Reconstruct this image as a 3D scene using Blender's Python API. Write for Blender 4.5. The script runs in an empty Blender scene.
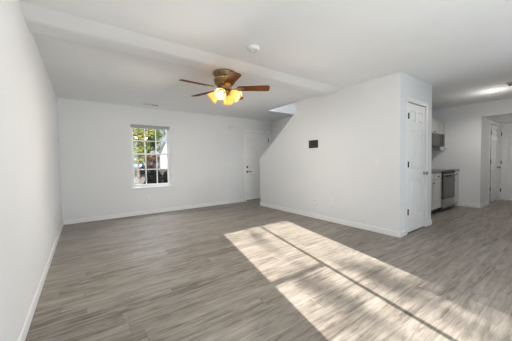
import bpy, bmesh, math, random
from mathutils import Vector, Matrix
C = bpy.context.scene.collection
SC = bpy.context.scene
PI = math.pi

# ------------------------------------------------------------------ camera
F_PX, YAW, PITCH, ROLL, CAM_H = 240.685, 0.6214, 0.0348, -0.0158, 1.1554
cd = bpy.data.cameras.new('camera')
cam = bpy.data.objects.new('camera', cd); C.objects.link(cam)
cd.sensor_fit = 'HORIZONTAL'; cd.sensor_width = 36.0; cd.lens = F_PX * 36.0 / 512.0
cd.clip_start = 0.05; cd.clip_end = 400
r0 = Vector((math.cos(YAW), -math.sin(YAW), 0)); f0 = Vector((math.sin(YAW), math.cos(YAW), 0)); u0 = Vector((0, 0, 1))
fw = f0 * math.cos(PITCH) - u0 * math.sin(PITCH); up = u0 * math.cos(PITCH) + f0 * math.sin(PITCH)
rr = r0 * math.cos(ROLL) + up * math.sin(ROLL); uu = up * math.cos(ROLL) - r0 * math.sin(ROLL)
M = Matrix((rr, uu, -fw)).transposed().to_4x4(); M.translation = Vector((0, 0, CAM_H))
cam.matrix_world = M
SC.camera = cam

# ------------------------------------------------------------------ world, sun, area lights, exposure
SC.view_settings.view_transform = 'Standard'
SC.view_settings.look = 'None'
SC.view_settings.gamma = 1.0
SC.view_settings.use_curve_mapping = False
SC.view_settings.exposure = 0.0
SUN_STRENGTH = 25.0
SKY_STRENGTH = 0.9
w = bpy.data.worlds.new('sky'); SC.world = w; w.use_nodes = True
nt = w.node_tree; nt.nodes.clear()
wo = nt.nodes.new('ShaderNodeOutputWorld'); bg = nt.nodes.new('ShaderNodeBackground')
tc = nt.nodes.new('ShaderNodeTexCoord'); sx = nt.nodes.new('ShaderNodeSeparateXYZ')
cr = nt.nodes.new('ShaderNodeValToRGB')
cr.color_ramp.elements[0].position = 0.0; cr.color_ramp.elements[0].color = (0.86, 0.91, 1.0, 1)
cr.color_ramp.elements[1].position = 0.6; cr.color_ramp.elements[1].color = (0.42, 0.62, 0.95, 1)
nt.links.new(tc.outputs['Generated'], sx.inputs[0]); nt.links.new(sx.outputs['Z'], cr.inputs[0])
nt.links.new(cr.outputs[0], bg.inputs[0]); bg.inputs[1].default_value = SKY_STRENGTH
nt.links.new(bg.outputs[0], wo.inputs[0])

sd = bpy.data.lights.new('sun', 'SUN'); sd.energy = SUN_STRENGTH; sd.angle = math.radians(0.42); sd.color = (1.0, 0.955, 0.885)
sun = bpy.data.objects.new('sun', sd); C.objects.link(sun)
SUN_DIR = Vector((0.225, 1.0, -0.435)).normalized()
sun.rotation_euler = SUN_DIR.to_track_quat('-Z', 'Y').to_euler()

def area(name, loc, direction, sx_, sy_, power, col=(1, 1, 1)):
    l = bpy.data.lights.new(name, 'AREA'); l.shape = 'RECTANGLE'; l.size = sx_; l.size_y = sy_; l.energy = power; l.color = col
    o = bpy.data.objects.new(name, l); C.objects.link(o); o.location = loc
    o.rotation_euler = Vector(direction).to_track_quat('-Z', 'Y').to_euler()
    return o
area('patio_fill', (1.48, -0.98, 1.1), (-0.25, 1, 0.32), 1.4, 1.9, 45, (0.90, 0.96, 1.0))  # added fill lamp just inside the patio door, boosting the daylight
area('rear_fill', (3.9, -0.98, 1.3), (-1.2, 1, 0.1), 2.2, 1.6, 24, (0.90, 0.96, 1.0))  # added fill lamp at the rear wall, where there is no window

area('window_fill', (1.25, 7.2, 3.2), (-0.03, -1.0, -0.55), 2.6, 1.2, 330, (0.92, 0.97, 1.0))  # added area lamp outside, above view, brightening the far floor and ceiling

# ------------------------------------------------------------------ room dimensions
H = 2.44
XL = -0.365          # left wall
YB = 5.934           # far wall with the window
XS = 3.786           # stair wall, room face
YC = 1.648           # closet face
XE = 4.985           # closet corner
XG = 7.47            # kitchen right wall
YK = 2.52            # kitchen back wall
YR = -1.10           # rear wall
T = 0.12

# ------------------------------------------------------------------ materials
def new_mat(name):
    m = bpy.data.materials.new(name); m.use_nodes = True
    n = m.node_tree
    b = n.nodes['Principled BSDF']
    return m, n, b
def ramp(n, pts):
    r = n.nodes.new('ShaderNodeValToRGB')
    while len(r.color_ramp.elements) < len(pts): r.color_ramp.elements.new(0.5)
    for e, (p, c) in zip(r.color_ramp.elements, pts):
        e.position = p; e.color = (*c, 1)
    return r
def plain(name, col, rough=0.5, metal=0.0, var=0.06, scale=8.0, bump=0.0, bscale=200.0, spec=0.5):
    m, n, b = new_mat(name)
    t = n.nodes.new('ShaderNodeTexCoord')
    nz = n.nodes.new('ShaderNodeTexNoise'); nz.inputs['Scale'].default_value = scale; nz.inputs['Detail'].default_value = 3
    n.links.new(t.outputs['Object'], nz.inputs['Vector'])
    r = ramp(n, [(0.3, tuple(c * (1 - var) for c in col)), (0.7, tuple(min(1, c * (1 + var)) for c in col))])
    n.links.new(nz.outputs['Fac'], r.inputs[0]); n.links.new(r.outputs[0], b.inputs['Base Color'])
    b.inputs['Roughness'].default_value = rough; b.inputs['Metallic'].default_value = metal
    b.inputs['Specular IOR Level'].default_value = spec
    if bump:
        n2 = n.nodes.new('ShaderNodeTexNoise'); n2.inputs['Scale'].default_value = bscale
        n.links.new(t.outputs['Object'], n2.inputs['Vector'])
        bp = n.nodes.new('ShaderNodeBump'); bp.inputs['Strength'].default_value = bump; bp.inputs['Distance'].default_value = 0.002
        n.links.new(n2.outputs['Fac'], bp.inputs['Height']); n.links.new(bp.outputs[0], b.inputs['Normal'])
    return m
def emit(name, col, strength):
    m, n, b = new_mat(name)
    nz = n.nodes.new('ShaderNodeTexNoise'); nz.inputs['Scale'].default_value = 20
    r = ramp(n, [(0.2, tuple(c * .95 for c in col)), (0.8, col)])
    n.links.new(nz.outputs['Fac'], r.inputs[0])
    n.links.new(r.outputs[0], b.inputs['Emission Color']); b.inputs['Emission Strength'].default_value = strength
    b.inputs['Base Color'].default_value = (*col, 1)
    return m

MW = plain('wall_paint', (0.805, 0.818, 0.832), 0.75, var=0.01, scale=1.5, bump=0.15, bscale=120, spec=0.25)
MC = plain('ceiling_paint', (0.885, 0.898, 0.912), 0.9, var=0.012, scale=3, bump=0.3, bscale=90, spec=0.1)
MT = plain('trim_paint', (0.90, 0.90, 0.90), 0.38, var=0.01)
MD = plain('door_paint', (0.88, 0.88, 0.88), 0.42, var=0.01)
MPL = plain('white_plastic', (0.84, 0.84, 0.83), 0.35, var=0.01)
MBLK = plain('black_plastic', (0.018, 0.018, 0.019), 0.35, var=0.1)
MGAP = plain('dark_gap', (0.02, 0.02, 0.02), 0.8)
MHIN = plain('dark_bronze', (0.035, 0.032, 0.03), 0.45, metal=0.6, var=0.15)
MNI = plain('satin_nickel', (0.42, 0.40, 0.38), 0.32, metal=1.0, var=0.05)
MST = plain('stainless_steel', (0.36, 0.36, 0.36), 0.34, metal=0.9, var=0.06, scale=3)
MGL = plain('black_glass', (0.022, 0.022, 0.024), 0.12, var=0.1)
MOV = plain('oven_glass', (0.035, 0.035, 0.037), 0.25, var=0.1)
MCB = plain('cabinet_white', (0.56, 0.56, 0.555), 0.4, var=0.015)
MCT = plain('grey_laminate', (0.15, 0.15, 0.15), 0.3, var=0.4, scale=120)
MBR = plain('antique_brass', (0.30, 0.215, 0.12), 0.34, metal=0.85, var=0.3, scale=30)
MBG = plain('bright_brass', (0.78, 0.56, 0.24), 0.28, metal=0.9, var=0.1)
MGR = plain('vent_metal', (0.62, 0.62, 0.62), 0.5, var=0.03)
MSH = plain('headrail_grey', (0.40, 0.40, 0.40), 0.5, var=0.08)
MVN = plain('vinyl_white', (0.84, 0.84, 0.84), 0.4, var=0.01)
MBULB = emit('warm_bulb', (1.0, 0.86, 0.58), 2.2)
MCAN = emit('cool_lens', (1.0, 0.97, 0.92), 14.0)

def wood_mat():
    m, n, b = new_mat('walnut_blade')
    t = n.nodes.new('ShaderNodeTexCoord'); mp = n.nodes.new('ShaderNodeMapping'); mp.inputs['Scale'].default_value = (3, 60, 20)
    nz = n.nodes.new('ShaderNodeTexNoise'); nz.inputs['Scale'].default_value = 1.0; nz.inputs['Detail'].default_value = 4
    n.links.new(t.outputs['Object'], mp.inputs[0]); n.links.new(mp.outputs[0], nz.inputs['Vector'])
    r = ramp(n, [(0.3, (0.10, 0.036, 0.012)), (0.7, (0.20, 0.074, 0.024))])
    n.links.new(nz.outputs['Fac'], r.inputs[0]); n.links.new(r.outputs[0], b.inputs['Base Color'])
    b.inputs['Roughness'].default_value = 0.55
    b.inputs['Specular IOR Level'].default_value = 0.08
    return m
MWD = wood_mat()

def shade_mat():
    m, n, b = new_mat('amber_scavo_glass')
    nz = n.nodes.new('ShaderNodeTexNoise'); nz.inputs['Scale'].default_value = 25
    r = ramp(n, [(0.3, (0.92, 0.70, 0.32)), (0.7, (1.0, 0.86, 0.52))])
    n.links.new(nz.outputs['Fac'], r.inputs[0])
    tr = n.nodes.new('ShaderNodeBsdfTranslucent'); n.links.new(r.outputs[0], tr.inputs[0]); n.links.new(r.outputs[0], b.inputs['Base Color'])
    b.inputs['Roughness'].default_value = 0.3
    n.links.new(r.outputs[0], b.inputs['Emission Color']); b.inputs['Emission Strength'].default_value = 0.12
    mx = n.nodes.new('ShaderNodeMixShader'); mx.inputs[0].default_value = 0.68
    o = n.nodes['Material Output']
    n.links.new(b.outputs[0], mx.inputs[1]); n.links.new(tr.outputs[0], mx.inputs[2]); n.links.new(mx.outputs[0], o.inputs[0])
    return m
MSHADE = shade_mat()

def glass_mat():
    m, n, b = new_mat('window_glass')
    tp = n.nodes.new('ShaderNodeBsdfTransparent'); gl = n.nodes.new('ShaderNodeBsdfGlossy'); gl.inputs['Roughness'].default_value = 0.02
    nz = n.nodes.new('ShaderNodeTexNoise'); r = ramp(n, [(0, (0.95, 0.96, 0.96)), (1, (0.97, 0.98, 0.98))])
    n.links.new(nz.outputs['Fac'], r.inputs[0]); n.links.new(r.outputs[0], tp.inputs[0])
    mx = n.nodes.new('ShaderNodeMixShader'); mx.inputs[0].default_value = 0.022
    n.links.new(tp.outputs[0], mx.inputs[1]); n.links.new(gl.outputs[0], mx.inputs[2])
    n.links.new(mx.outputs[0], n.nodes['Material Output'].inputs[0])
    return m
MGLASS = glass_mat()

def floor_mat():
    m, n, b = new_mat('vinyl_plank')
    N = n.nodes.new; L = n.links.new
    t = N('ShaderNodeTexCoord'); s = N('ShaderNodeSeparateXYZ'); L(t.outputs['Object'], s.inputs[0])
    def math_(op, a, bb=None, v=None):
        q = N('ShaderNodeMath'); q.operation = op
        if isinstance(a, (int, float)): q.inputs[0].default_value = a
        else: L(a, q.inputs[0])
        if bb is not None:
            if isinstance(bb, (int, float)): q.inputs[1].default_value = bb
            else: L(bb, q.inputs[1])
        return q.outputs[0]
    PW, PLN = 0.150, 1.22
    yr = math_('DIVIDE', s.outputs['Y'], PW); row = math_('FLOOR', yr); fy = math_('FRACT', yr)
    wn = N('ShaderNodeTexWhiteNoise'); wn.noise_dimensions = '1D'; L(row, wn.inputs['W'])
    xo = math_('ADD', math_('DIVIDE', s.outputs['X'], PLN), math_('MULTIPLY', wn.outputs['Value'], 7.3))
    col = math_('FLOOR', xo); fx = math_('FRACT', xo)
    cv = N('ShaderNodeCombineXYZ'); L(row, cv.inputs[0]); L(col, cv.inputs[1])
    w2 = N('ShaderNodeTexWhiteNoise'); w2.noise_dimensions = '2D'; L(cv.outputs[0], w2.inputs['Vector'])
    pid = w2.outputs['Value']
    def grain(sxv, syv, det, dist, wmul, rough=0.6):
        mp = N('ShaderNodeMapping'); mp.inputs['Scale'].default_value = (sxv, syv, 1); L(t.outputs['Object'], mp.inputs[0])
        nz = N('ShaderNodeTexNoise'); nz.noise_dimensions = '4D'; nz.inputs['Scale'].default_value = 1.0
        nz.inputs['Detail'].default_value = det; nz.inputs['Distortion'].default_value = dist; nz.inputs['Roughness'].default_value = rough
        L(mp.outputs[0], nz.inputs['Vector']); L(math_('MULTIPLY', pid, wmul), nz.inputs['W'])
        return nz.outputs['Fac']
    g1 = grain(1.9, 24, 7, 1.0, 37.0, 0.70); g2 = grain(5, 80, 3, 0.2, 53.0); g3 = grain(3.0, 8.5, 4, 1.6, 91.0, 0.62)
    v = math_('ADD', math_('MULTIPLY', g1, 0.62), math_('MULTIPLY', g2, 0.16))
    v = math_('ADD', v, math_('MULTIPLY', g3, 0.22))
    v = math_('ADD', v, math_('MULTIPLY', math_('SUBTRACT', pid, 0.5), 0.055))
    r = ramp(n, [(0.37, (0.075, 0.062, 0.051)), (0.44, (0.170, 0.145, 0.122)), (0.52, (0.268, 0.234, 0.201)), (0.64, (0.385, 0.342, 0.298))])
    L(v, r.inputs[0])
    # seams
    ey = math_('MINIMUM', fy, math_('SUBTRACT', 1.0, fy)); ex = math_('MINIMUM', fx, math_('SUBTRACT', 1.0, fx))
    sm = math_('MAXIMUM', math_('LESS_THAN', ey, 0.010), math_('LESS_THAN', ex, 0.0016))
    mx = N('ShaderNodeMix'); mx.data_type = 'RGBA'; L(math_('MULTIPLY', sm, 0.38), mx.inputs['Factor']); L(r.outputs[0], mx.inputs['A'])
    mx.inputs['B'].default_value = (0.05, 0.043, 0.037, 1)
    L(mx.outputs['Result'], b.inputs['Base Color'])
    L(math_('ADD', math_('MULTIPLY', g2, 0.12), 0.36), b.inputs['Roughness'])
    b.inputs['Specular IOR Level'].default_value = 0.5
    bm_ = N('ShaderNodeBump'); bm_.inputs['Strength'].default_value = 0.12; bm_.inputs['Distance'].default_value = 0.002
    L(g2, bm_.inputs['Height']); L(bm_.outputs[0], b.inputs['Normal'])
    return m
MF = floor_mat()

# ------------------------------------------------------------------ mesh helpers
class MB:
    def __init__(self): self.bm = bmesh.new()
    def box(self, a, b, rot=None, piv=None):
        x0, y0, z0 = a; x1, y1, z1 = b
        vs = [self.bm.verts.new(p) for p in ((x0, y0, z0), (x1, y0, z0), (x1, y1, z0), (x0, y1, z0), (x0, y0, z1), (x1, y0, z1), (x1, y1, z1), (x0, y1, z1))]
        for f in ((0, 3, 2, 1), (4, 5, 6, 7), (0, 1, 5, 4), (1, 2, 6, 5), (2, 3, 7, 6), (3, 0, 4, 7)): self.bm.faces.new([vs[i] for i in f])
        return self
    def prism(self, pts, axis, lo, hi):
        def P(p, v):
            if axis == 0: return (v, p[0], p[1])
            if axis == 1: return (p[0], v, p[1])
            return (p[0], p[1], v)
        A = [self.bm.verts.new(P(p, lo)) for p in pts]; B = [self.bm.verts.new(P(p, hi)) for p in pts]
        n = len(pts)
        self.bm.faces.new(A[::-1]); self.bm.faces.new(B)
        for i in range(n): self.bm.faces.new((A[i], A[(i + 1) % n], B[(i + 1) % n], B[i]))
        return self
    def lathe(self, prof, loc=(0, 0, 0), axis=(0, 0, 1), seg=20, ripple=0, rip=0.0):
        q = Vector((0, 0, 1)).rotation_difference(Vector(axis).normalized()); loc = Vector(loc)
        rings = []
        for (rad, z) in prof:
            if rad < 1e-6: rings.append([self.bm.verts.new(q @ Vector((0, 0, z)) + loc)])
            else:
                ring = []
                for k in range(seg):
                    a = 2 * PI * k / seg; rr_ = rad * (1 + (rip * math.cos(ripple * a) if ripple else 0))
                    ring.append(self.bm.verts.new(q @ Vector((rr_ * math.cos(a), rr_ * math.sin(a), z)) + loc))
                rings.append(ring)
        for A, B in zip(rings, rings[1:]):
            for k in range(seg):
                k2 = (k + 1) % seg
                if len(A) == 1 and len(B) == 1: continue
                if len(A) == 1: self.bm.faces.new((A[0], B[k], B[k2]))
                elif len(B) == 1: self.bm.faces.new((A[k], A[k2], B[0]))
                else: self.bm.faces.new((A[k], A[k2], B[k2], B[k]))
        return self
    def tube(self, p0, p1, r0_, r1_=None, seg=10):
        p0, p1 = Vector(p0), Vector(p1); r1_ = r0_ if r1_ is None else r1_; L = (p1 - p0).length
        return self.lathe([(0, 0), (r0_, 0), (r1_, L), (0, L)], p0, p1 - p0, seg)
    def build(self, name, m, parent=None, bevel=0, smooth=False, mats=None):
        bmesh.ops.recalc_face_normals(self.bm, faces=self.bm.faces)
        me = bpy.data.meshes.new(name); self.bm.to_mesh(me); self.bm.free()
        me.materials.append(m)
        for x in (mats or []): me.materials.append(x)
        if smooth:
            for p in me.polygons: p.use_smooth = True
        o = bpy.data.objects.new(name, me); C.objects.link(o)
        if parent: o.parent = parent
        if bevel:
            md = o.modifiers.new('bevel', 'BEVEL'); md.width = bevel; md.segments = 2; md.limit_method = 'ANGLE'; md.angle_limit = math.radians(40)
        return o
def tag(o, label, cat, group=None, kind=None):
    o['label'] = label; o['category'] = cat
    if group: o['group'] = group
    if kind: o['kind'] = kind
    return o
def thing(name, label, cat, loc=(0, 0, 0), rz=0, group=None):
    o = bpy.data.objects.new(name, None); C.objects.link(o); o.location = loc; o.rotation_euler = (0, 0, rz); o.empty_display_size = 0.1
    return tag(o, label, cat, group)
def struct(o, label=None, cat=None):
    o['kind'] = 'structure'
    if label: o['label'] = label
    if cat: o['category'] = cat
    return o

# ------------------------------------------------------------------ structure
XO, YO = 9.52, YB + 0.16     # outer extents
struct(MB().box((XL - T, YR - T, -0.1), (XO, YO, 0)).build('floor', MF), 'grey brown wood-look plank floor', 'floor')
# ceiling with the stairwell opening (x XS..XE, y 1.76..4.75)
SY0, SY1 = YC + 0.11, 4.75
c = MB()
c.box((XL - T, YR - T, H), (XS, YO, H + 0.25)); c.box((XS, SY1, H), (XE, YO, H + 0.25)); c.box((XS, YR - T, H), (XE, SY0, H + 0.25)); c.box((XE, YR - T, H), (XO, YO, H + 0.25))
struct(c.build('ceiling', MC), 'flat white textured ceiling', 'ceiling')
# shallow beam across the room
bz = 2.392
prof = [(2.62, H), (2.80, 2.396), (2.84, bz), (3.045, bz), (3.07, bz + 0.006), (3.085, H)]
o = MB().prism(prof, 0, XL, XS).build('trim_1', MC); struct(o, 'shallow white boxed beam crossing the ceiling', 'beam')
# walls
struct(MB().box((XL - T, YR - T, 0), (XL, YO, H)).build('wall_left', MW), 'bare white wall along the left side', 'wall')
WX0, WX1, WZ0, WZ1 = 0.865, 1.715, 0.625, 2.035       # window opening
DX0, DX1, DZ = 3.880, 4.775, 2.035                    # front door opening
b = MB()
for x0, x1, z0, z1 in ((XL, WX0, 0, H), (WX0, WX1, 0, WZ0), (WX0, WX1, WZ1, H), (WX1, DX0, 0, H), (DX0, DX1, DZ, H), (DX1, XE, 0, H)):
    b.box((x0, YB, z0), (x1, YB + 0.16, z1))
struct(b.build('wall_back', MW), 'white far wall holding the window and the front door', 'wall')
st = [(YC, 0), (5.10, 0), (5.10, 1.215), (3.745, 2.215), (3.745, H), (YC, H)]
struct(MB().prism(st, 0, XS, XS + 0.11).build('wall_stair', MW), 'white wall with a sloped top edge enclosing the stairs', 'wall')
CX0, CX1 = 4.03, 4.715
b = MB().box((XS + 0.11, YC, 0), (CX0, YC + 0.11, H)).box((CX0, YC, 2.04), (CX1, YC + 0.11, H)).box((CX1, YC, 0), (XE, YC + 0.11, H))
struct(b.build('wall_closet', MW), 'narrow white wall around the closet door', 'wall')
struct(MB().box((XE - 0.11, YC + 0.11, 0), (XE, YB, H)).build('wall_stair_far', MW), 'white wall on the far side of the stairs', 'wall')
struct(MB().box((XE, YK, 0), (XG, YK + T, H)).build('wall_kitchen', MW), 'white wall behind the kitchen cabinets', 'wall')
HY0, HY1, HZ = 0.50, 1.50, 2.115
b = MB().box((XG, YR, 0), (XG + T, HY0, H)).box((XG, HY0, HZ), (XG + T, HY1, H)).box((XG, HY1, 0), (XG + T, YK + T, H))
struct(b.build('wall_right', MW), 'white kitchen wall with an opening to the hall', 'wall')
PX0, PX1, PZ = 0.70, 2.23, 2.08
b = MB().box((XL, YR - T, 0), (PX0, YR, H)).box((PX0, YR - T, PZ), (PX1, YR, H)).box((PX1, YR - T, 0), (XG + T, YR, H))
struct(b.build('wall_rear', MW), 'white wall behind the viewer with the patio door', 'wall')
# hall
AX0, AX1 = 8.30, 9.20
b = MB().box((XG + T, HY1, 0), (AX0, HY1 + T, H)).box((AX0, HY1, 2.04), (AX1, HY1 + T, H)).box((AX1, HY1, 0), (XO, HY1 + T, H))
struct(b.build('wall_hall_left', MW), 'white hall wall holding a white door', 'wall')
BY0, BY1, XH = 0.66, 1.475, 9.40
b = MB().box((XH, HY0, 0), (XO, BY0, H)).box((XH, BY0, 2.04), (XO, BY1, H)).box((XH, BY1, 0), (XO, HY1, H))
struct(b.build('wall_hall_end', MW), 'white wall at the end of the hall', 'wall')
struct(MB().box((XG + T, HY0 - T, 0), (XO, HY0, H)).build('wall_hall_right', MW), 'white wall on the right of the hall', 'wall')
struct(MB().box((XG + T, HY0, HZ), (XH, HY1, HZ + 0.1)).build('ceiling_hall', MC), 'lowered white ceiling of the hall', 'ceiling')
# upper stairwell walls
ZU = 4.3
b = MB().box((XS - 0.11, SY0 - 0.11, H + 0.25), (XS, SY1 + 0.11, ZU)).box((XS, SY1, H + 0.25), (XE, SY1 + 0.11, ZU)).box((XE, SY0 - 0.11, H + 0.25), (XE + 0.11, SY1 + 0.11, ZU)).box((XS, SY0 - 0.11, H + 0.25), (XE, SY0, ZU))
b.box((XS - 0.11, SY0 - 0.11, ZU), (XE + 0.11, SY1 + 0.11, ZU + 0.1))
struct(b.build('wall_stairwell', MW), 'white upper walls of the stairwell', 'wall')
# stairs
b = MB(); ns = 12; ry = (5.02 - SY0 - 0.02) / ns
for k in range(ns):
    y1 = 5.02 - k * ry
    b.box((XS + 0.11, y1 - ry - (0.02 if k < ns - 1 else 0), 0 if k < 5 else 0.19 * k - 0.25), (XE - 0.11, y1, 0.19 * (k + 1)))
struct(b.build('stairs', plain('stair_carpet', (0.36, 0.34, 0.31), 0.95, var=0.15, scale=60)), 'carpeted stairs rising behind the sloped wall', 'stairs')
# sloped cap on the knee wall
dy, dz = 3.745 - 5.10, 2.215 - 1.215; ln = math.hypot(dy, dz); ny, nz_ = dz / ln, -dy / ln
cap = [(5.10 + 0.008, 1.215), (3.745, 2.215), (3.745 , 2.215 + 0.022), (5.10 + 0.008 + ny * 0.018, 1.215 + nz_ * 0.018)]
struct(MB().prism(cap, 0, XS - 0.010, XS + 0.12).build('trim_2', MT, bevel=0.004), 'white cap along the sloped stair wall edge', 'trim')

# baseboards
BH, BT = 0.088, 0.014
def bboard(name, a, b_, label):
    struct(MB().box(a, b_).build(name, MT, bevel=0.005), label, 'baseboard')
bboard('baseboard_left', (XL, YR, 0), (XL + BT, YB - BT, BH), 'white baseboard along the left wall')
bboard('baseboard_back', (XL, YB - BT, 0), (DX0 - 0.075, YB, BH), 'white baseboard below the window')
bboard('baseboard_stair', (XS - BT, YC - BT, 0), (XS, 5.10, BH), 'white baseboard along the stair wall')
bboard('baseboard_stair_end', (XS - BT, 5.10, 0), (XS + 0.11, 5.10 + BT, BH), 'white baseboard around the stair wall end')
bboard('baseboard_closet_left', (XS, YC - BT, 0), (CX0 - 0.068, YC, BH), 'white baseboard left of the closet door')
bboard('baseboard_closet_right', (CX1 + 0.068, YC - BT, 0), (XE + BT, YC, BH), 'white baseboard right of the closet door')
bboard('baseboard_closet_side', (XE, YC, 0), (XE + BT, 1.93, BH), 'white baseboard around the closet corner')
bboard('baseboard_right', (XG - BT, HY1, 0), (XG, 1.90, BH), 'white baseboard beside the hall opening')
bboard('baseboard_jamb', (XG - BT, HY1 - BT, 0), (8.19, HY1, BH), 'white baseboard on the hall opening jamb')
bboard('baseboard_rear_left', (XL + BT, YR, 0), (PX0 - 0.07, YR + BT, BH), 'white baseboard left of the patio door')
bboard('baseboard_rear_right', (PX1 + 0.07, YR, 0), (XG, YR + BT, BH), 'white baseboard right of the patio door')

# casings
def casing_y(name, x0, x1, zt, y, side, wdt, label, th=0.012):
    """casing on a wall facing -Y at y"""
    a = MB(); y0, y1 = (y - th, y)
    a.box((x0 - wdt, y0, 0), (x0, y1, zt + wdt)); a.box((x1, y0, 0), (x1 + wdt, y1, zt + wdt)); a.box((x0, y0, zt), (x1, y1, zt + wdt))
    # jamb lining
    return struct(a.build(name, MT, bevel=0.004), label, 'trim')
casing_y('trim_3', DX0, DX1, DZ, YB, 1, 0.062, 'white casing around the front door')
casing_y('trim_4', CX0, CX1, 2.04, YC, 1, 0.066, 'white casing around the closet door')
casing_y('trim_5', AX0, AX1, 2.04, HY1, 1, 0.062, 'white casing around the hall door')
a = MB(); a.box((XH - 0.016, BY1, 0), (XH, HY1 - 0.001, HZ)).box((XH - 0.016, BY0 - 0.06, 0), (XH, BY0, 2.10)).box((XH - 0.016, BY0, 2.04), (XH, BY1, 2.10))
struct(a.build('trim_6', MT, bevel=0.003), 'white casing around the door at the hall end', 'trim')

# ------------------------------------------------------------------ doors
def six_panel(b, wd, ht, th=0.035):
    """door slab in local coords: x 0..wd, front face y=0 (towards -Y), z 0..ht"""
    st_, rec = 0.105 * wd / 0.8 + 0.012, 0.016
    b.box((0, rec, 0), (wd, th, ht))
    cm = 0.09 * wd / 0.8 + 0.01; pw = (wd - 2 * st_ - cm) / 2
    rows = [(0.23, 0.80), (0.98, 1.62), (1.74, 1.92)]
    rows = [(z0 * ht / 2.03, z1 * ht / 2.03) for z0, z1 in rows]
    xs = [(st_, st_ + pw), (st_ + pw + cm, wd - st_)]
    for x0, x1 in ((0, st_), (st_ + pw, st_ + pw + cm), (wd - st_, wd)): b.box((x0, 0, 0), (x1, rec + 0.001, ht))
    zs = [0] + [v for r_ in rows for v in r_] + [ht]
    for z0, z1 in zip(zs[0::2], zs[1::2]):
        for x0, x1 in xs: b.box((x0, 0.0, z0), (x1, rec + 0.001, z1))
    for z0, z1 in rows:                                   # raised fields
        for x0, x1 in xs:
            g0, g1 = 0.018, 0.040
            A = [b.bm.verts.new(p) for p in ((x0 + g0, rec, z0 + g0), (x1 - g0, rec, z0 + g0), (x1 - g0, rec, z1 - g0), (x0 + g0, rec, z1 - g0))]
            B = [b.bm.verts.new(p) for p in ((x0 + g1, 0.002, z0 + g1), (x1 - g1, 0.002, z0 + g1), (x1 - g1, 0.002, z1 - g1), (x0 + g1, 0.002, z1 - g1))]
            b.bm.faces.new(B)
            for i in range(4): b.bm.faces.new((A[i], A[(i + 1) % 4], B[(i + 1) % 4], B[i]))
def hinge(parent, x, y, z, hgt=0.09, m=None):
    h = MB().tube((x, y - 0.006, z - hgt / 2), (x, y - 0.006, z + hgt / 2), 0.007, seg=8).box((x - 0.016, y - 0.004, z - hgt / 2), (x + 0.016, y + 0.001, z + hgt / 2))
    return h.build('hinge', m or MHIN, parent)
def knob(parent, x, y, z, m=None):
    k = MB().lathe([(0, 0), (0.032, 0), (0.032, 0.006), (0.013, 0.012), (0.012, 0.032), (0.026, 0.040), (0.030, 0.052), (0.024, 0.064), (0, 0.068)], (x, y, z), (0, -1, 0), 16)
    return k.build('knob', m or MNI, parent, smooth=True)

# front door (wall_back): nearly flat slab
d1 = bpy.data.objects.new('door_1', None); C.objects.link(d1); d1.location = (DX0 + 0.006, YB + 0.022, 0.030)
struct(d1, 'white front door on the far wall, half hidden by the stair wall', 'door')
b = MB(); six_panel(b, DX1 - DX0 - 0.012, 2.0, 0.04); b.build('slab', MD, d1)
for z in (0.24, 1.0, 1.80): hinge(d1, DX1 - DX0 - 0.012, 0, z, 0.10)
lv = MB().lathe([(0, 0), (0.03, 0), (0.03, 0.008), (0.012, 0.014), (0.012, 0.04), (0, 0.042)], (0.055, 0, 0.845), (0, -1, 0), 14)
lv.box((0.045, -0.052, 0.835), (0.185, -0.036, 0.857)); lv.build('lever_handle', MHIN, d1, bevel=0.003)
MB().lathe([(0, 0), (0.028, 0), (0.028, 0.012), (0.02, 0.018), (0, 0.018)], (0.055, 0, 0.985), (0, -1, 0), 14).box((0.05, -0.034, 0.965), (0.06, -0.016, 1.01)).build('deadbolt', MHIN, d1)
MB().box((0.0, 0.004, -0.022), (DX1 - DX0 - 0.012, 0.036, 0.0)).build('door_sweep', MBLK, d1)
a = MB().box((DX0, YB - 0.03, 0), (DX1, YB + 0.15, 0.008)); struct(a.build('threshold', plain('threshold_aluminium', (0.62, 0.60, 0.56), 0.4, metal=0.5), bevel=0.003), 'pale metal threshold under the front door', 'threshold')
a = MB().box((DX0, YB + 0.064, 0.008), (DX1, YB + 0.15, DZ)); struct(a.build('trim_7', MGAP), 'dark backing sheet added behind the front door', 'trim')  # dark sheet added so the gaps around the front door look shaded

# closet door
d2 = bpy.data.objects.new('door_2', None); C.objects.link(d2); d2.location = (CX0 + 0.005, YC + 0.001, 0.022)
struct(d2, 'white six panel closet door beside the stair wall', 'door')
b = MB(); six_panel(b, CX1 - CX0 - 0.010, 2.005); b.build('slab', MD, d2)
for z in (0.325, 1.06, 1.80): hinge(d2, 0.0, -0.013, z, 0.09)
knob(d2, CX1 - CX0 - 0.065, 0, 0.905)
# hall door on the left
d3 = bpy.data.objects.new('door_3', None); C.objects.link(d3); d3.location = (AX0 + 0.012, HY1 + 0.001, 0.03)
struct(d3, 'white hall door hinged beside the kitchen wall opening', 'door')
b = MB(); six_panel(b, AX1 - AX0 - 0.018, 2.0); b.build('slab', MD, d3)
for z in (0.345, 1.05, 1.77): hinge(d3, -0.006, -0.016, z, 0.10)
MB().box((-0.010, -0.014, 0), (0.045, -0.0005, 2.0)).build('gap_shade_strip', MBLK, d3)  # black strip standing in for the shaded gap along the hinge side
knob(d3, AX1 - AX0 - 0.08, 0, 0.88)
# hall end door (local -Y maps to world -X)
d4 = bpy.data.objects.new('door_4', None); C.objects.link(d4); d4.location = (XH + 0.012, BY1 - 0.006, 0.012); d4.rotation_euler = (0, 0, -PI / 2)
struct(d4, 'white six panel door closing the end of the hall', 'door')
b = MB(); six_panel(b, BY1 - BY0 - 0.012, 2.02); b.build('slab', MD, d4)
for z in (0.26, 1.03, 1.81): hinge(d4, -0.004, -0.010, z, 0.09)
knob(d4, BY1 - BY0 - 0.075, 0, 0.90)

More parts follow.
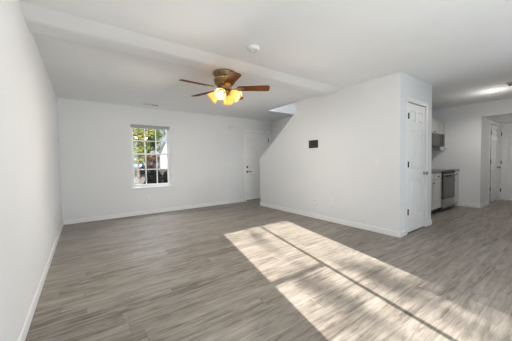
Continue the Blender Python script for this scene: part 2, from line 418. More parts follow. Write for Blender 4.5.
# patio door behind the viewer
d5 = bpy.data.objects.new('door_5', None); C.objects.link(d5); struct(d5, 'glazed sliding patio door behind the viewer', 'door')
y0, y1 = YR - 0.09, YR - 0.03
b = MB().box((PX0, y0, 0), (0.76, y1, PZ)).box((2.17, y0, 0), (PX1, y1, PZ)).box((0.76, y0, 2.02), (2.17, y1, PZ)).box((0.76, y0, 0), (2.17, y1, 0.08)).box((1.492, y0 + 0.012, 0.08), (1.530, y1 - 0.012, 2.02))
b.build('door_frame', MVN, d5)
MB().box((0.76, y0 + 0.015, 1.245), (1.492, y1 - 0.015, 1.275)).build('crossbar', MVN, d5)
MB().box((0.76, YR - 0.063, 0.08), (1.492, YR - 0.059, 1.245)).box((0.76, YR - 0.063, 1.275), (1.492, YR - 0.059, 2.02)).box((1.530, YR - 0.063, 0.08), (2.17, YR - 0.059, 2.02)).build('pane', MGLASS, d5)
casing = MB().box((PX0 - 0.06, YR, 0), (PX0, YR + 0.016, PZ + 0.06)).box((PX1, YR, 0), (PX1 + 0.06, YR + 0.016, PZ + 0.06)).box((PX0, YR, PZ), (PX1, YR + 0.016, PZ + 0.06))
struct(casing.build('trim_8', MT), 'white casing around the patio door', 'trim')

# ------------------------------------------------------------------ window
w1 = bpy.data.objects.new('window_1', None); C.objects.link(w1)
struct(w1, 'white double hung window with grilles on the far wall', 'window')
fy0, fy1 = YB + 0.035, YB + 0.115
b = MB(); fr = 0.032
b.box((WX0, fy0, WZ0), (WX0 + fr, fy1, WZ1)).box((WX1 - fr, fy0, WZ0), (WX1, fy1, WZ1)).box((WX0 + fr, fy0, WZ1 - fr), (WX1 - fr, fy1, WZ1)).box((WX0 + fr, fy0, WZ0), (WX1 - fr, fy1, WZ0 + 0.03))
b.build('window_frame', MVN, w1, bevel=0.003)
def sash(name, z0, z1, ya, yb, dark=False):
    x0, x1 = WX0 + fr, WX1 - fr; r_ = 0.030
    b = MB().box((x0, ya, z0), (x0 + r_, yb, z1)).box((x1 - r_, ya, z0), (x1, yb, z1)).box((x0 + r_, ya, z0), (x1 - r_, yb, z0 + 0.035)).box((x0 + r_, ya, z1 - 0.035), (x1 - r_, yb, z1))
    s = b.build(name, MVN, w1, bevel=0.003)
    g = MB(); gx0, gx1, gz0, gz1 = x0 + r_, x1 - r_, z0 + 0.035, z1 - 0.035; ym = (ya + yb) / 2
    for k in (1, 2):
        xm = gx0 + (gx1 - gx0) * k / 3; g.box((xm - 0.011, ym - 0.009, gz0), (xm + 0.011, ym + 0.009, gz1))
    zm = (gz0 + gz1) / 2; g.box((gx0, ym - 0.0085, zm - 0.011), (gx1, ym + 0.0085, zm + 0.011))
    g.build('muntin', MVN, s)
    MB().box((gx0, ym - 0.002, gz0), (gx1, ym + 0.002, gz1)).build('pane', MGLASS, s)
sash('lower_sash', WZ0 + 0.03, 1.400, fy0 + 0.004, fy0 + 0.036)
sash('upper_sash', 1.365, WZ1 - fr, fy0 + 0.040, fy0 + 0.072)
o = MB().box((WX0 - 0.028, YB - 0.028, WZ0 - 0.020), (WX1 + 0.028, YB, WZ0)).box((WX0 - 0.0, YB, WZ0 - 0.0), (WX1, YB + 0.036, WZ0 + 0.006)).build('window_sill', MT, w1, bevel=0.004)
# raised blind in the head of the window
t = thing('window_blind', 'grey raised mini blind packed at the head of the far window', 'blind', ((WX0 + WX1) / 2, YB + 0.012, WZ1 - 0.038))
hw = (WX1 - WX0) / 2 - 0.004
MB().box((-hw, -0.022, 0.008), (hw, 0.018, 0.038)).build('headrail', MSH, t, bevel=0.003)
s = MB()
for k in range(3): s.box((-hw + 0.006, -0.020, -0.012 + k * 0.007), (hw - 0.006, 0.016, -0.0075 + k * 0.007))
s.build('slat_stack', plain('blind_slats', (0.55, 0.55, 0.54), 0.5, var=0.05), t)
MB().box((-hw + 0.004, -0.021, -0.025), (hw - 0.004, 0.017, -0.013)).build('bottom_rail', MSH, t, bevel=0.002)

# ------------------------------------------------------------------ ceiling fan
FX, FY = 1.62, 2.98
fz = bz
fan = thing('ceiling_fan', 'five blade brass and walnut ceiling fan with lit amber shades hanging from the beam', 'ceiling fan', (FX, FY, fz))
MB().lathe([(0, 0), (0.155, 0), (0.160, -0.012), (0.150, -0.035), (0.135, -0.05), (0.135, -0.06), (0.0, -0.06)], seg=32).build('canopy', MBR, fan, smooth=True)
MB().lathe([(0, -0.06), (0.125, -0.06), (0.138, -0.07), (0.142, -0.12), (0.136, -0.15), (0.120, -0.165), (0.118, -0.172), (0.085, -0.18), (0, -0.18)], seg=32).build('motor_housing', MBR, fan, smooth=True)
MB().lathe([(0.143, -0.088), (0.148, -0.092), (0.148, -0.102), (0.143, -0.106)], seg=32).build('trim_band', MBG, fan, smooth=True)
ZB = -0.215                                    # blade plane
def blade_mesh():
    b = MB(); pts = []
    x0, x1, w0, w1_ = 0.175, 0.625, 0.055, 0.072
    pts = [(x0, -w0 * 0.75), (x0 + 0.03, -w0), (x1 - 0.03, -w1_), (x1 - 0.008, -w1_ + 0.012), (x1, -w1_ + 0.035), (x1, w1_ - 0.035), (x1 - 0.008, w1_ - 0.012), (x1 - 0.03, w1_), (x0 + 0.03, w0), (x0, w0 * 0.75)]
    b.prism(pts, 2, -0.004, 0.004); return b
def arm_mesh():
    b = MB()
    b.prism([(0.075, -0.014), (0.15, -0.010), (0.185, -0.030), (0.245, -0.034), (0.262, -0.012), (0.285, 0.0), (0.262, 0.012), (0.245, 0.034), (0.185, 0.030), (0.15, 0.010), (0.075, 0.014)], 2, -0.010, -0.004)
    for x, y in ((0.205, -0.018), (0.205, 0.018), (0.25, 0)): b.lathe([(0, 0), (0.006, 0), (0.005, -0.003), (0, -0.004)], (x, y, -0.010), seg=8)
    return b
PITCHB = math.radians(-13)
bl0 = blade_mesh().build('blade', MWD, fan); ar0 = arm_mesh().build('blade_arm', MBG, bl0)
for k in range(5):
    bl = bl0 if k == 0 else bl0.copy(); ar = ar0 if k == 0 else ar0.copy()
    if k: C.objects.link(bl); C.objects.link(ar); ar.parent = bl
    ang = math.radians(38 + 72 * k)
    bl.rotation_mode = 'XYZ'; bl.location = (0, 0, ZB)
    bl.rotation_euler = (Matrix.Rotation(ang, 3, 'Z') @ Matrix.Rotation(PITCHB, 3, 'X')).to_euler()
MB().lathe([(0, -0.18), (0.095, -0.18), (0.10, -0.19), (0.10, -0.225), (0.07, -0.24), (0, -0.24)], seg=28).build('flywheel', MBR, fan, smooth=True)
MB().lathe([(0, -0.235), (0.05, -0.235), (0.062, -0.24), (0.072, -0.25), (0.074, -0.275), (0.06, -0.29), (0.03, -0.30), (0.022, -0.31), (0.012, -0.318), (0, -0.32)], seg=24).build('light_fitter', MBR, fan, smooth=True)
shades = [math.radians(a_) for a_ in (224, 134, 312, 44)]
for k, a_ in enumerate(shades):
    dx, dy_ = math.cos(a_), math.sin(a_)
    p0 = Vector((dx * 0.055, dy_ * 0.055, -0.240)); dirv = Vector((dx * 0.80, dy_ * 0.80, -0.60)).normalized()
    p1 = p0 + dirv * 0.030
    lk = MB().tube(p0, p1, 0.012, 0.016).lathe([(0, 0), (0.028, 0), (0.031, 0.012), (0.031, 0.03), (0, 0.03)], p1 - dirv * 0.004, dirv, 16).build('lamp_arm', MBR, fan, smooth=False)
    ps = p1 + dirv * 0.018
    MB().lathe([(0.028, 0), (0.037, 0.016), (0.053, 0.042), (0.063, 0.072), (0.068, 0.098), (0.082, 0.128), (0.079, 0.128), (0.065, 0.098), (0.060, 0.072), (0.050, 0.042), (0.034, 0.016), (0.025, 0)], ps, dirv, 24, 6, 0.03).build('lamp_shade', MSHADE, lk, smooth=True)
    MB().lathe([(0, 0.0), (0.012, 0.005), (0.013, 0.025), (0.022, 0.046), (0.026, 0.063), (0.022, 0.080), (0.011, 0.090), (0, 0.092)], ps, dirv, 14).build('bulb', MBULB, lk, smooth=True)
    ld = bpy.data.lights.new('bulb_beam', 'SPOT'); ld.energy = (56, 52, 36, 44)[k]; ld.color = (1.0, 0.93, 0.83); ld.shadow_soft_size = 0.05; ld.spot_size = math.radians(148); ld.spot_blend = 0.9
    lo = bpy.data.objects.new('bulb_beam', ld); C.objects.link(lo); lo.parent = lk; lo.location = ps + dirv * 0.15; lo.rotation_euler = dirv.to_track_quat('-Z', 'Y').to_euler()
    ld = bpy.data.lights.new('bulb_glow', 'POINT'); ld.energy = (3.2, 1.2, 1.5, 1.0)[k]; ld.color = (1.0, 0.80, 0.47); ld.shadow_soft_size = 0.02
    lo = bpy.data.objects.new('bulb_glow', ld); C.objects.link(lo); lo.parent = lk; lo.location = ps + dirv * 0.105
MB().tube((0.03, -0.03, -0.32), (0.03, -0.03, -0.43), 0.0012, seg=6).lathe([(0, 0), (0.005, 0.004), (0.006, 0.018), (0, 0.024)], (0.03, -0.03, -0.45), seg=8).build('pull_chain', MBG, fan)

# ------------------------------------------------------------------ ceiling fittings
sm = thing('smoke_detector', 'round white smoke detector on the ceiling in front of the beam', 'smoke detector', (1.588, 2.238, H))
MB().lathe([(0, 0), (0.072, 0), (0.072, -0.014), (0.066, -0.03), (0.05, -0.037), (0, -0.038)], seg=28).build('housing', MPL, sm, smooth=False, bevel=0.002)
MB().lathe([(0.030, -0.037), (0.034, -0.041), (0.040, -0.041), (0.044, -0.037)], seg=24).build('sensor_ring', MGR, sm)
MB().lathe([(0, -0.037), (0.010, -0.037), (0.009, -0.042), (0, -0.042)], (0.012, -0.01, 0), seg=12).build('test_button', MGR, sm)
def vent(name, x, y, lx, ly, label, rz=0):
    v = thing(name, label, 'vent', (x, y, H), rz)
    b = MB(); fwd = 0.018
    b.box((-lx / 2, -ly / 2, -0.008), (lx / 2, -ly / 2 + fwd, 0)).box((-lx / 2, ly / 2 - fwd, -0.008), (lx / 2, ly / 2, 0)).box((-lx / 2, -ly / 2 + fwd, -0.008), (-lx / 2 + fwd, ly / 2 - fwd, 0)).box((lx / 2 - fwd, -ly / 2 + fwd, -0.008), (lx / 2, ly / 2 - fwd, 0))
    b.build('frame', MPL, v, bevel=0.002)
    MB().box((-lx / 2 + fwd, -ly / 2 + fwd, -0.0015), (lx / 2 - fwd, ly / 2 - fwd, -0.0003)).build('duct_opening', MGAP, v)
    n_ = 6; x0, x1 = -lx / 2 + fwd, lx / 2 - fwd
    MB().box((-0.004, -ly / 2 + fwd, -0.012), (0.004, ly / 2 - fwd, -0.002)).build('divider', MPL, v)
    for s_, xa, xb in ((-1, x0, -0.004), (1, 0.004, x1)):      # two banks of louvers, tilted opposite ways
        for k in range(n_):
            xx = xa + (xb - xa) * (k + 0.5) / n_; h = (xb - xa) / n_ * 0.5
            MB().prism([(xx - s_ * h * 0.9 , -0.011), (xx - s_ * h * 0.9 + 0.0015, -0.0115), (xx + s_ * h * 0.7 + 0.0015, -0.0022), (xx + s_ * h * 0.7, -0.002)], 1, -ly / 2 + fwd, ly / 2 - fwd).build('louver', MGR, v)
    return v
v1 = vent('ceiling_vent', 1.235, 5.61, 0.36, 0.14, 'small white ceiling vent above the far window with open louvers at one end')
v2 = vent('ceiling_vent', 6.02, 0.80, 0.32, 0.20, 'ceiling vent at the right edge beside the recessed kitchen light')
cl = thing('recessed_light', 'round lit recessed light in the kitchen ceiling', 'recessed light', (6.358, 1.113, H))
MB().lathe([(0.075, -0.002), (0.078, -0.007), (0.098, -0.004), (0.100, 0)], seg=28).build('trim_ring', MPL, cl, smooth=True)
MB().lathe([(0, -0.0045), (0.076, -0.0045), (0.076, -0.001), (0, -0.001)], seg=28).build('lens', MCAN, cl)
ld = bpy.data.lights.new('can_light', 'SPOT'); ld.spot_size = math.radians(165); ld.spot_blend = 0.6; ld.energy = 42; ld.color = (1, 0.95, 0.88); ld.shadow_soft_size = 0.07
lo = bpy.data.objects.new('can_light', ld); C.objects.link(lo); lo.parent = cl; lo.location = (0, 0, -0.03)
ld = bpy.data.lights.new('can_fill', 'POINT'); ld.energy = 4.5; ld.color = (1, 0.95, 0.88); ld.shadow_soft_size = 0.06  # extra unseen point lamp hung below the can to brighten the kitchen ceiling
lo = bpy.data.objects.new('can_fill', ld); C.objects.link(lo); lo.parent = cl; lo.location = (0, 0, -0.28)
hl = thing('hall_fill_light', 'added flush round hall light, unseen beyond the right edge of view', 'ceiling light', (8.55, 0.72, HZ))  # unseen lamp added because the closed hall would be dark
MB().lathe([(0, 0), (0.14, 0), (0.14, -0.02), (0.13, -0.025), (0, -0.025)], seg=28).build('base', MPL, hl)
MB().lathe([(0.128, -0.025), (0.12, -0.05), (0.08, -0.075), (0, -0.085)], seg=28).build('diffuser', emit('hall_fill_glow', (1, 0.96, 0.9), 16.0), hl, smooth=True)

ul = thing('stairwell_fill_light', 'added round flush light, unseen at the top of the stairwell', 'ceiling light', (4.35, 2.45, ZU))  # unseen lamp added to brighten the stairwell header and front door
MB().lathe([(0, 0), (0.17, 0), (0.17, -0.02), (0.16, -0.025), (0, -0.025)], seg=28).build('base', MPL, ul)
MB().lathe([(0.155, -0.025), (0.15, -0.06), (0.10, -0.09), (0, -0.10)], seg=28).build('diffuser', emit('stair_fill_glow', (0.97, 0.98, 1.0), 90.0), ul, smooth=True)

# ------------------------------------------------------------------ wall devices
def plate(b, w_, h_, t_=0.006): b.box((-w_ / 2, -t_, -h_ / 2), (w_ / 2, 0, h_ / 2))
def outlet(label, loc, rz, group=None):
    o = thing('wall_outlet', label, 'outlet', loc, rz, group)
    b = MB(); plate(b, 0.072, 0.116); b.build('cover_plate', MPL, o, bevel=0.003)
    for s_ in (-1, 1):
        r_ = MB().lathe([(0, 0), (0.0165, 0), (0.016, 0.003), (0, 0.003)], (0, -0.006, 0.021 * s_), (0, -1, 0), 14).build('receptacle', MPL, o)
        MB().box((-0.007, -0.0095, 0.021 * s_ - 0.004), (-0.005, -0.009, 0.021 * s_ + 0.005)).box((0.005, -0.0095, 0.021 * s_ - 0.004), (0.007, -0.009, 0.021 * s_ + 0.005)).build('slot', MGAP, r_)
    return o
outlet('white outlet low on the far wall under the window', (1.181, YB, 0.372), 0)
outlet('white outlet low on the left wall near the far corner', (XL, 4.322, 0.40), PI / 2)
outlet('white outlet low on the stair wall, nearer the closet', (XS, 2.858, 0.385), -PI / 2)
outlet('outlet on the kitchen backsplash beside the range', (7.25, YK, 1.12), 0)
def switch(label, loc, rz, gangs, w_=0.072):
    o = thing('light_switch', label, 'light switch', loc, rz)
    b = MB(); plate(b, w_, 0.116); b.build('cover_plate', MPL, o, bevel=0.003)
    for k in range(gangs):
        x = (k - (gangs - 1) / 2) * 0.046
        MB().prism([(-0.006, -0.012), (-0.016, 0.008), (-0.006, 0.012)], 0, x - 0.005, x + 0.005).build('toggle', MPL, o)
    return o
switch('single white light switch on the stair wall beside the closet corner', (XS, 1.985, 1.13), -PI / 2, 1)
switch('wide white light switch plate left of the front door', (3.417, YB, 1.113), 0, 3, 0.165)
# plug-in device on its outlet
o = thing('plug_in_adapter', 'bulky white plug-in unit low on the stair wall below the dark wall panel', 'adapter', (XS, 3.215, 0.33), -PI / 2)
b = MB(); plate(b, 0.075, 0.12); b.build('cover_plate', MPL, o, bevel=0.003)
MB().box((-0.045, -0.052, -0.050), (0.045, -0.006, 0.075)).build('housing', MPL, o, bevel=0.012)
MB().box((-0.02, -0.0535, 0.03), (0.02, -0.052, 0.05)).build('indicator', MGR, o)
# dark wall panel (thermostat / alarm)
o = thing('wall_panel', 'black square control panel on the stair wall', 'control panel', (XS, 3.275, 1.50), -PI / 2)
MB().box((-0.112, -0.022, -0.078), (0.112, 0, 0.078)).build('housing', MBLK, o, bevel=0.004)
MB().box((-0.070, -0.0235, -0.035), (0.078, -0.0218, 0.058)).build('screen', MOV, o)
MB().box((-0.030, -0.024, -0.066), (0.030, -0.0215, -0.050)).build('button_bar', MGL, o)
o = thing('wall_bracket', 'tiny white bracket on the stair wall right below the black panel', 'bracket', (XS, 3.255, 1.405), -PI / 2)
MB().box((-0.022, -0.012, -0.014), (0.022, 0, 0.014)).build('clip', MPL, o, bevel=0.003)
MB().lathe([(0, 0), (0.004, 0), (0.003, 0.002), (0, 0.0025)], (0, -0.012, 0), (0, -1, 0), 8).build('screw', MGR, o)
# door chime
o = thing('door_chime', 'small white chime box high on the far wall near the front door', 'door chime', (3.424, YB, 2.155))
MB().box((-0.085, -0.045, -0.060), (0.085, 0, 0.060)).build('cover', MPL, o, bevel=0.006)
gr = MB()
for k in range(5): gr.box((-0.055, -0.0462, -0.036 + k * 0.016), (0.055, -0.0448, -0.030 + k * 0.016))
gr.build('grille', MGR, o)

# ------------------------------------------------------------------ kitchen
RX0, RX1 = 6.315, 7.070
YF = 1.915                      # cabinet box front
def shaker(b, x0, x1, z0, z1, y, th=0.019, rail=0.055, rec=0.008):
    b.box((x0, y - th + rec, z0), (x1, y, z1))
    b.box((x0, y - th, z0), (x0 + rail, y - th + rec + .001, z1)).box((x1 - rail, y - th, z0), (x1, y - th + rec + .001, z1))
    b.box((x0 + rail, y - th, z0), (x1 - rail, y - th + rec + .001, z0 + rail)).box((x0 + rail, y - th, z1 - rail), (x1 - rail, y - th + rec + .001, z1))
def cab_knob(parent, x, y, z):
    MB().lathe([(0, 0), (0.006, 0), (0.006, 0.012), (0.015, 0.018), (0.014, 0.026), (0, 0.029)], (x, y, z), (0, -1, 0), 12).build('knob', MHIN, parent, smooth=True)
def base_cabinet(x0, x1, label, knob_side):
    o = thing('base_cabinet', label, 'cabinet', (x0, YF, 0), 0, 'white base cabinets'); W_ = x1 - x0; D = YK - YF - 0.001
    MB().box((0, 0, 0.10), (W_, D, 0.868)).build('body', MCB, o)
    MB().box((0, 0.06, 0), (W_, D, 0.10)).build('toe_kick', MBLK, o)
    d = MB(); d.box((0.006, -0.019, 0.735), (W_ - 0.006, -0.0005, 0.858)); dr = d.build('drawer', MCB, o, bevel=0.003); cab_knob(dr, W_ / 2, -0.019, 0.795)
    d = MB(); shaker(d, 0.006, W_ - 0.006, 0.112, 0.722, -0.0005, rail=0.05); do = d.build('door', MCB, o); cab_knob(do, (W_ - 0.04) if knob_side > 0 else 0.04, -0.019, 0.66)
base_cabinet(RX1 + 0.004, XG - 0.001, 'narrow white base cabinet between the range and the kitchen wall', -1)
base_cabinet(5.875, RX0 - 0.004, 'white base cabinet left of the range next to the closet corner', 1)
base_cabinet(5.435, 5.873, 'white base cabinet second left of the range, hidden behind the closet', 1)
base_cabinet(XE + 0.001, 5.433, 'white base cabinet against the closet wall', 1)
def counter(x0, x1, label):
    o = tag(MB().box((x0, YF - 0.035, 0.869), (x1, YK - 0.001, 0.907)).build('countertop', MCT, bevel=0.006), label, 'countertop')
counter(XE + 0.001, RX0 - 0.003, 'grey countertop left of the range')
counter(RX1 + 0.003, XG - 0.001, 'short grey countertop right of the range by the wall')
# range
r_ = thing('range', 'slide-in electric range with black oven door and steel drawer', 'range', (RX0, YF, 0)); W_ = RX1 - RX0; D = YK - YF - 0.012
MB().box((0, -0.015, 0.07), (W_, D, 0.890)).build('body', MBLK, r_)
for x in (0.05, W_ - 0.05):
    for y in (0.05, D - 0.06): MB().lathe([(0, 0), (0.022, 0), (0.018, 0.07), (0, 0.07)], (x, y, 0), seg=12).build('foot', MBLK, r_)
MB().box((0.02, 0.02, 0.012), (W_ - 0.02, 0.03, 0.07)).build('kick_plate', MBLK, r_)
ck = MB().box((-0.002, -0.035, 0.890), (W_ + 0.002, D, 0.912)).build('cooktop', MGL, r_, bevel=0.004)
for x, y, q in ((0.2, 0.13, 0.09), (0.56, 0.13, 0.11), (0.2, 0.42, 0.11), (0.56, 0.42, 0.09)):
    MB().lathe([(q - 0.006, 0.9121), (q, 0.9126), (q + 0.004, 0.9121)], (x, y, 0), seg=28).build('burner_ring', MGR, ck)
MB().prism([(-0.017, 0.835), (-0.055, 0.835), (-0.048, 0.888), (-0.017, 0.888)], 0, 0, W_).build('control_panel', MGL, r_)
for k in range(5):
    MB().lathe([(0, 0), (0.019, 0), (0.017, 0.018), (0, 0.019)], (0.10 + k * (W_ - 0.2) / 4, -0.051, 0.862), (0, -1, 0.1), 14).build('control_knob', MBLK, r_)
od = MB().box((0.004, -0.050, 0.285), (W_ - 0.004, -0.0155, 0.825)).build('oven_door', MOV, r_, bevel=0.005)
MB().box((0.004, -0.0535, 0.805), (W_ - 0.004, -0.050, 0.825)).build('door_trim', MST, od)
hb = MB().tube((0.05, -0.088, 0.785), (W_ - 0.05, -0.088, 0.785), 0.011, seg=12)
for x in (0.08, W_ - 0.08): hb.tube((x, -0.05, 0.785), (x, -0.088, 0.785), 0.009)
hb.build('handle', MBLK, od, smooth=True)
MB().box((0.10, -0.0508, 0.38), (W_ - 0.10, -0.0498, 0.70)).build('oven_window', MGL, od)
MB().box((0.004, -0.050, 0.075), (W_ - 0.004, -0.0155, 0.275)).build('storage_drawer', MST, r_, bevel=0.004)
# microwave
m_ = thing('microwave', 'over-the-range steel microwave with dark glass door', 'microwave', (RX0 + 0.045, 2.10, 1.455)); W_ = 0.76; D = YK - 2.10 - 0.001
MB().box((0, 0.015, 0), (W_, D, 0.30)).build('body', MBLK, m_)
MDS = plain('dark_steel', (0.07, 0.07, 0.07), 0.35, metal=0.6)
md = MB().box((0, -0.012, 0.0), (W_ * 0.74, 0.0145, 0.298)).build('door', MDS, m_, bevel=0.004)
MB().box((0.02, -0.0135, 0.04), (W_ * 0.74 - 0.05, -0.0119, 0.262)).build('window', MOV, md)
MB().tube((W_ * 0.72, -0.035, 0.04), (W_ * 0.72, -0.035, 0.26), 0.008).tube((W_ * 0.72, -0.012, 0.05), (W_ * 0.72, -0.035, 0.05), 0.006).tube((W_ * 0.72, -0.012, 0.25), (W_ * 0.72, -0.035, 0.25), 0.006).build('handle', MBLK, md)
cp = MB().box((W_ * 0.745, -0.012, 0), (W_, 0.0145, 0.298)).build('control_panel', MGL, m_)
vg = MB()
for k in range(4): vg.box((0.03, 0.03 + k * 0.03, -0.004), (W_ - 0.03, 0.045 + k * 0.03, 0))
vg.build('vent_grille', MGAP, m_)
# upper cabinets
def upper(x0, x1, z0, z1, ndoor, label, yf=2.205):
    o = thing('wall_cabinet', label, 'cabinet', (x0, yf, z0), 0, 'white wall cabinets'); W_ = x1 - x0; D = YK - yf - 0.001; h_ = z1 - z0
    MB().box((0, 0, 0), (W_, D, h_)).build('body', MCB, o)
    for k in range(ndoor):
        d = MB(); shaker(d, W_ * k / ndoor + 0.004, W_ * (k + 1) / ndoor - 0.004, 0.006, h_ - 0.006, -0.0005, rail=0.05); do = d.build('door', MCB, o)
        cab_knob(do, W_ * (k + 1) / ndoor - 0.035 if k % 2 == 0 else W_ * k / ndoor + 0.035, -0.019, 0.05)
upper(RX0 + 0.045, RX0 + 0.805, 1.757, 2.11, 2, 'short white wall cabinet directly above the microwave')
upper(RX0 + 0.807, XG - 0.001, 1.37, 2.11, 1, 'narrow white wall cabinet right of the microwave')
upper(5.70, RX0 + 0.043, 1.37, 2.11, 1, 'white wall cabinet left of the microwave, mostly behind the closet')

# ------------------------------------------------------------------ outside, beyond the window
GZ = -0.35
def noise_mat(name, pts, scale, rough=0.9):
    m, n, b = new_mat(name); t = n.nodes.new('ShaderNodeTexCoord'); nz = n.nodes.new('ShaderNodeTexNoise'); nz.inputs['Scale'].default_value = scale; nz.inputs['Detail'].default_value = 4
    n.links.new(t.outputs['Object'], nz.inputs['Vector']); r = ramp(n, pts); n.links.new(nz.outputs['Fac'], r.inputs[0]); n.links.new(r.outputs[0], b.inputs['Base Color']); b.inputs['Roughness'].default_value = rough
    b.inputs['Specular IOR Level'].default_value = 0.2
    return m
def leaf_mat(name, pts, scale=2.5):
    return noise_mat(name, pts, scale, 0.7)
o = MB().box((-40, YO + 0.01, GZ - 0.1), (70, 36.5, GZ)).build('ground_pavement', noise_mat('pavement', [(0.3, (0.1292, 0.1122, 0.0952)), (0.7, (0.1768, 0.1598, 0.1394))], 2)); struct(o, 'pale paved drive outside the far window', 'ground')
o = MB().prism([(36.5, GZ - 0.1), (36.5, GZ), (39.2, 0.25), (110, 0.45), (110, GZ - 0.1)], 0, -60, 120).build('ground_bank', noise_mat('mulch_bank', [(0.3, (0.0340, 0.0272, 0.0238)), (0.7, (0.0680, 0.0544, 0.0408))], 3)); struct(o, 'dark bank rising beyond the drive', 'ground')
o = MB().box((-40, -60, GZ - 0.1), (70, YR - T - 0.01, GZ)).build('ground_rear', noise_mat('lawn', [(0.3, (0.0680, 0.0816, 0.0340)), (0.7, (0.1224, 0.1224, 0.0612))], 3)); struct(o, 'lawn behind the house', 'ground')

BARK = noise_mat('bark', [(0.3, (0.0476, 0.0340, 0.0272)), (0.7, (0.1088, 0.0816, 0.0612))], 9)
def leaves(rng, blobs, n, size, bm=None):
    b = MB()
    tot = sum(q[3] ** 2 for q in blobs)
    for (x, y, z, rad) in blobs:
        for _ in range(int(n * rad ** 2 / tot)):
            while True:
                v = Vector((rng.uniform(-1, 1), rng.uniform(-1, 1), rng.uniform(-1, 1)))
                if 0.05 < v.length < 1: break
            v = v.normalized() * (v.length ** 0.5) * rad
            p = Vector((x, y, z)) + v
            a1 = Vector((rng.uniform(-1, 1), rng.uniform(-1, 1), rng.uniform(-.6, .6))).normalized(); a2 = a1.orthogonal().normalized()
            s = size * rng.uniform(0.6, 1.3)
            q = [p + a1 * s, p + a2 * s * 0.5, p - a1 * s * 0.8, p - a2 * s * 0.5]
            b.bm.faces.new([b.bm.verts.new(t_) for t_ in q])
    return b
def tree(x, y, z, blobs, n, size, mat, label, seed, trunk_h, cat='tree', name='tree', rtrunk=0.14):
    rng = random.Random(seed)
    t = thing(name, label, cat, (x, y, z))
    leaves(rng, blobs, n, size).build('crown', mat, t)
    b = MB().tube((0, 0, 0), (0.05, 0, trunk_h), rtrunk, rtrunk * 0.6, 8)
    for (bx_, by_, bz_, br) in blobs: b.tube((0.05, 0, trunk_h * 0.8), (bx_, by_, bz_), rtrunk * 0.5, rtrunk * 0.15, 6)
    b.build('trunk', BARK, t)
    return t
LG = leaf_mat('yellow_green_leaves', [(0.3, (0.0272, 0.0476, 0.0102)), (0.5, (0.0884, 0.1156, 0.0204)), (0.7, (0.2040, 0.1632, 0.0408))], 1.2)
LM = leaf_mat('mid_green_leaves', [(0.3, (0.0170, 0.0340, 0.0082)), (0.55, (0.0578, 0.0884, 0.0170)), (0.75, (0.1224, 0.1292, 0.0340))], 1.0)
LO = leaf_mat('rust_leaves', [(0.3, (0.1360, 0.0374, 0.0136)), (0.6, (0.2040, 0.0816, 0.0272)), (0.75, (0.1768, 0.1292, 0.0340))], 1.5)
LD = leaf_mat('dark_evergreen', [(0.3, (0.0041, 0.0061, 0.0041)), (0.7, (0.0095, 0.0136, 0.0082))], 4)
tree(4.55, 27, GZ, [(0, 0, 3.4, 1.1), (-0.6, 0.3, 4.6, 1.1), (0.5, 0, 5.2, 1.2), (0.1, 0.4, 2.4, 0.9), (-0.9, 0, 2.6, 0.7)], 2600, 0.13, LG, 'yellow green tree seen through the left column of window panes', 3, 2.6)
tree(6.25, 31, GZ, [(0, 0, 4.0, 1.1), (0.3, 0.3, 5.6, 1.3), (-0.5, 0, 3.0, 0.9), (0.6, 0, 4.5, 0.8)], 2400, 0.14, LM, 'green tree seen through the middle column of window panes', 5, 2.8)
tree(11.9, 52, 0.28, [(0, 0, 6.2, 1.5), (-1.2, 0.3, 5.2, 1.2), (1.0, 0, 7.4, 1.3), (0.4, 0, 4.4, 1.1)], 1500, 0.2, LM, 'loose tree behind the white house in the upper right panes', 8, 4.0)
tree(8.5, 39.6, 0.25, [(0, 0, 1.0, 0.8), (0.6, 0, 1.6, 0.6), (-0.5, 0, 1.5, 0.6), (0.1, 0, 2.1, 0.5)], 1500, 0.12, LO, 'rust coloured shrub beside the blue car outside the window', 9, 0.6, 'shrub', 'shrub', 0.06)
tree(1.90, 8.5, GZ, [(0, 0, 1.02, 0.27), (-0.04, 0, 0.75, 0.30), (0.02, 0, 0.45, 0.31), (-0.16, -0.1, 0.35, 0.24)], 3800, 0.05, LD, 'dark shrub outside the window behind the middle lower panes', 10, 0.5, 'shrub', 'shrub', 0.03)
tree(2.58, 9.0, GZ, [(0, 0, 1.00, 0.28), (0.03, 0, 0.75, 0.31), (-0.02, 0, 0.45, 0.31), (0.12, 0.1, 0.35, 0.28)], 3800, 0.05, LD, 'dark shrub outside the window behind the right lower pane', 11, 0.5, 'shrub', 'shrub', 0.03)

# white house with a steep front gable
h = thing('house', 'white gabled house seen through the right hand window panes', 'house', (11.4, 42, 0.26))
SID = plain('white_siding', (0.17, 0.17, 0.17), 0.7, var=0.03); RF = noise_mat('grey_shingles', [(0.3, (0.0884, 0.0884, 0.0952)), (0.7, (0.1496, 0.1496, 0.1564))], 6)
MB().prism([(-0.95, 0), (0.95, 0), (0.95, 2.25), (0, 4.35), (-0.95, 2.25)], 1, 0, 1.6).box((0.95, 0.8, 0), (6.5, 5, 2.3)).build('wall', SID, h)
MB().prism([(-1.10, 2.0), (-0.95, 2.0), (0, 4.22), (0.95, 2.0), (1.10, 2.0), (0, 4.50)], 1, -0.12, 1.7).build('gable_roof', RF, h)
MB().prism([(0.4, 2.2), (0.4, 2.32), (2.9, 3.75), (5.3, 2.32), (5.3, 2.2)], 0, 0.99, 6.9).build('roof', RF, h)
for x in (-0.35, 1.9, 4.0):
    yy = 0 if x < 1 else 0.8
    f = MB().box((x - 0.3, yy - 0.05, 0.8), (x + 0.3, yy, 1.9)).build('window', MT, h); MB().box((x - 0.23, yy - 0.06, 0.87), (x + 0.23, yy - 0.05, 1.83)).build('pane', MGR, f)
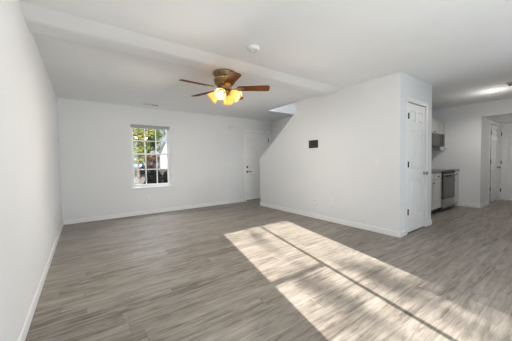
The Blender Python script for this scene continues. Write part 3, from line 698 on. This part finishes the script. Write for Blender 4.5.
# blue parked car (seen from the front)
car = thing('car', 'blue parked car seen through the left lower panes', 'car', (6.75, 41.0, 0.27), math.radians(-14))
BLU = plain('blue_car_paint', (0.05, 0.11, 0.26), 0.25, var=0.1)
MB().prism([(-2.1, 0.30), (-2.15, 0.75), (-1.3, 0.95), (-0.7, 1.02), (1.9, 1.05), (2.1, 0.9), (2.1, 0.30)], 0, -0.88, 0.88).build('body', BLU, car, bevel=0.08)
MB().prism([(-0.75, 0.98), (-0.1, 1.50), (1.4, 1.52), (1.95, 1.02)], 0, -0.72, 0.72).build('cabin', BLU, car, bevel=0.06)
MB().prism([(-0.70, 1.06), (-0.22, 1.44), (-0.26, 1.46), (-0.76, 1.08)], 0, -0.62, 0.62).build('windshield', MGL, car)
for x in (-0.62, 0.62): MB().lathe([(0, -0.02), (0.10, -0.01), (0.10, 0.03), (0, 0.03)], (x, -2.13, 0.66), (0, -1, 0), 10).build('headlight', MPL, car)
for x in (-0.82, 0.82):
    for y in (-1.35, 1.35): MB().lathe([(0, -0.1), (0.26, -0.1), (0.32, -0.07), (0.32, 0.07), (0.26, 0.1), (0, 0.1)], (x, y, 0.32), (1, 0, 0), 16).build('wheel', MBLK, car)

# tree behind the house that dapples the sunlight on the floor
rng = random.Random(12)
t = thing('bare_tree', 'thinly leaved tree behind the house dappling the sunlight on the floor', 'tree', (-1.9, -15.0, GZ))
b = MB().tube((0, 0, 0), (0.1, 0, 4.2), 0.2, 0.12, 8)
clumps = [(0.02, 8.27, 0.10), (0.06, 8.16, 0.08), (0.0, 7.97, 0.12), (0.01, 7.79, 0.07), (0.57, 7.66, 0.14), (0.54, 7.53, 0.12), (-0.09, 7.5, 0.13), (-0.07, 7.41, 0.12), (-0.08, 7.33, 0.14),
          (0.61, 7.33, 0.16), (0.62, 7.26, 0.18), (0.85, 7.23, 0.22), (0.87, 7.17, 0.24), (0.83, 7.11, 0.22), (0.46, 7.15, 0.12), (0.09, 7.25, 0.12), (-0.37, 7.48, 0.08), (0.57, 7.43, 0.08),
          (1.5, 7.0, 0.4), (-1.2, 6.4, 0.4), (1.1, 6.4, 0.35), (-1.5, 7.3, 0.35)]
blobs = [(x, rng.uniform(-0.5, 0.5), z, r_) for x, z, r_ in clumps]
for (x, y, z, r_) in blobs: b.tube((0.1, 0, rng.uniform(3.4, 4.1)), (x, y, z), 0.016, 0.006, 5)
b.build('trunk', BARK, t)
leaves(rng, blobs, 1050, 0.05).build('crown', LG, t)
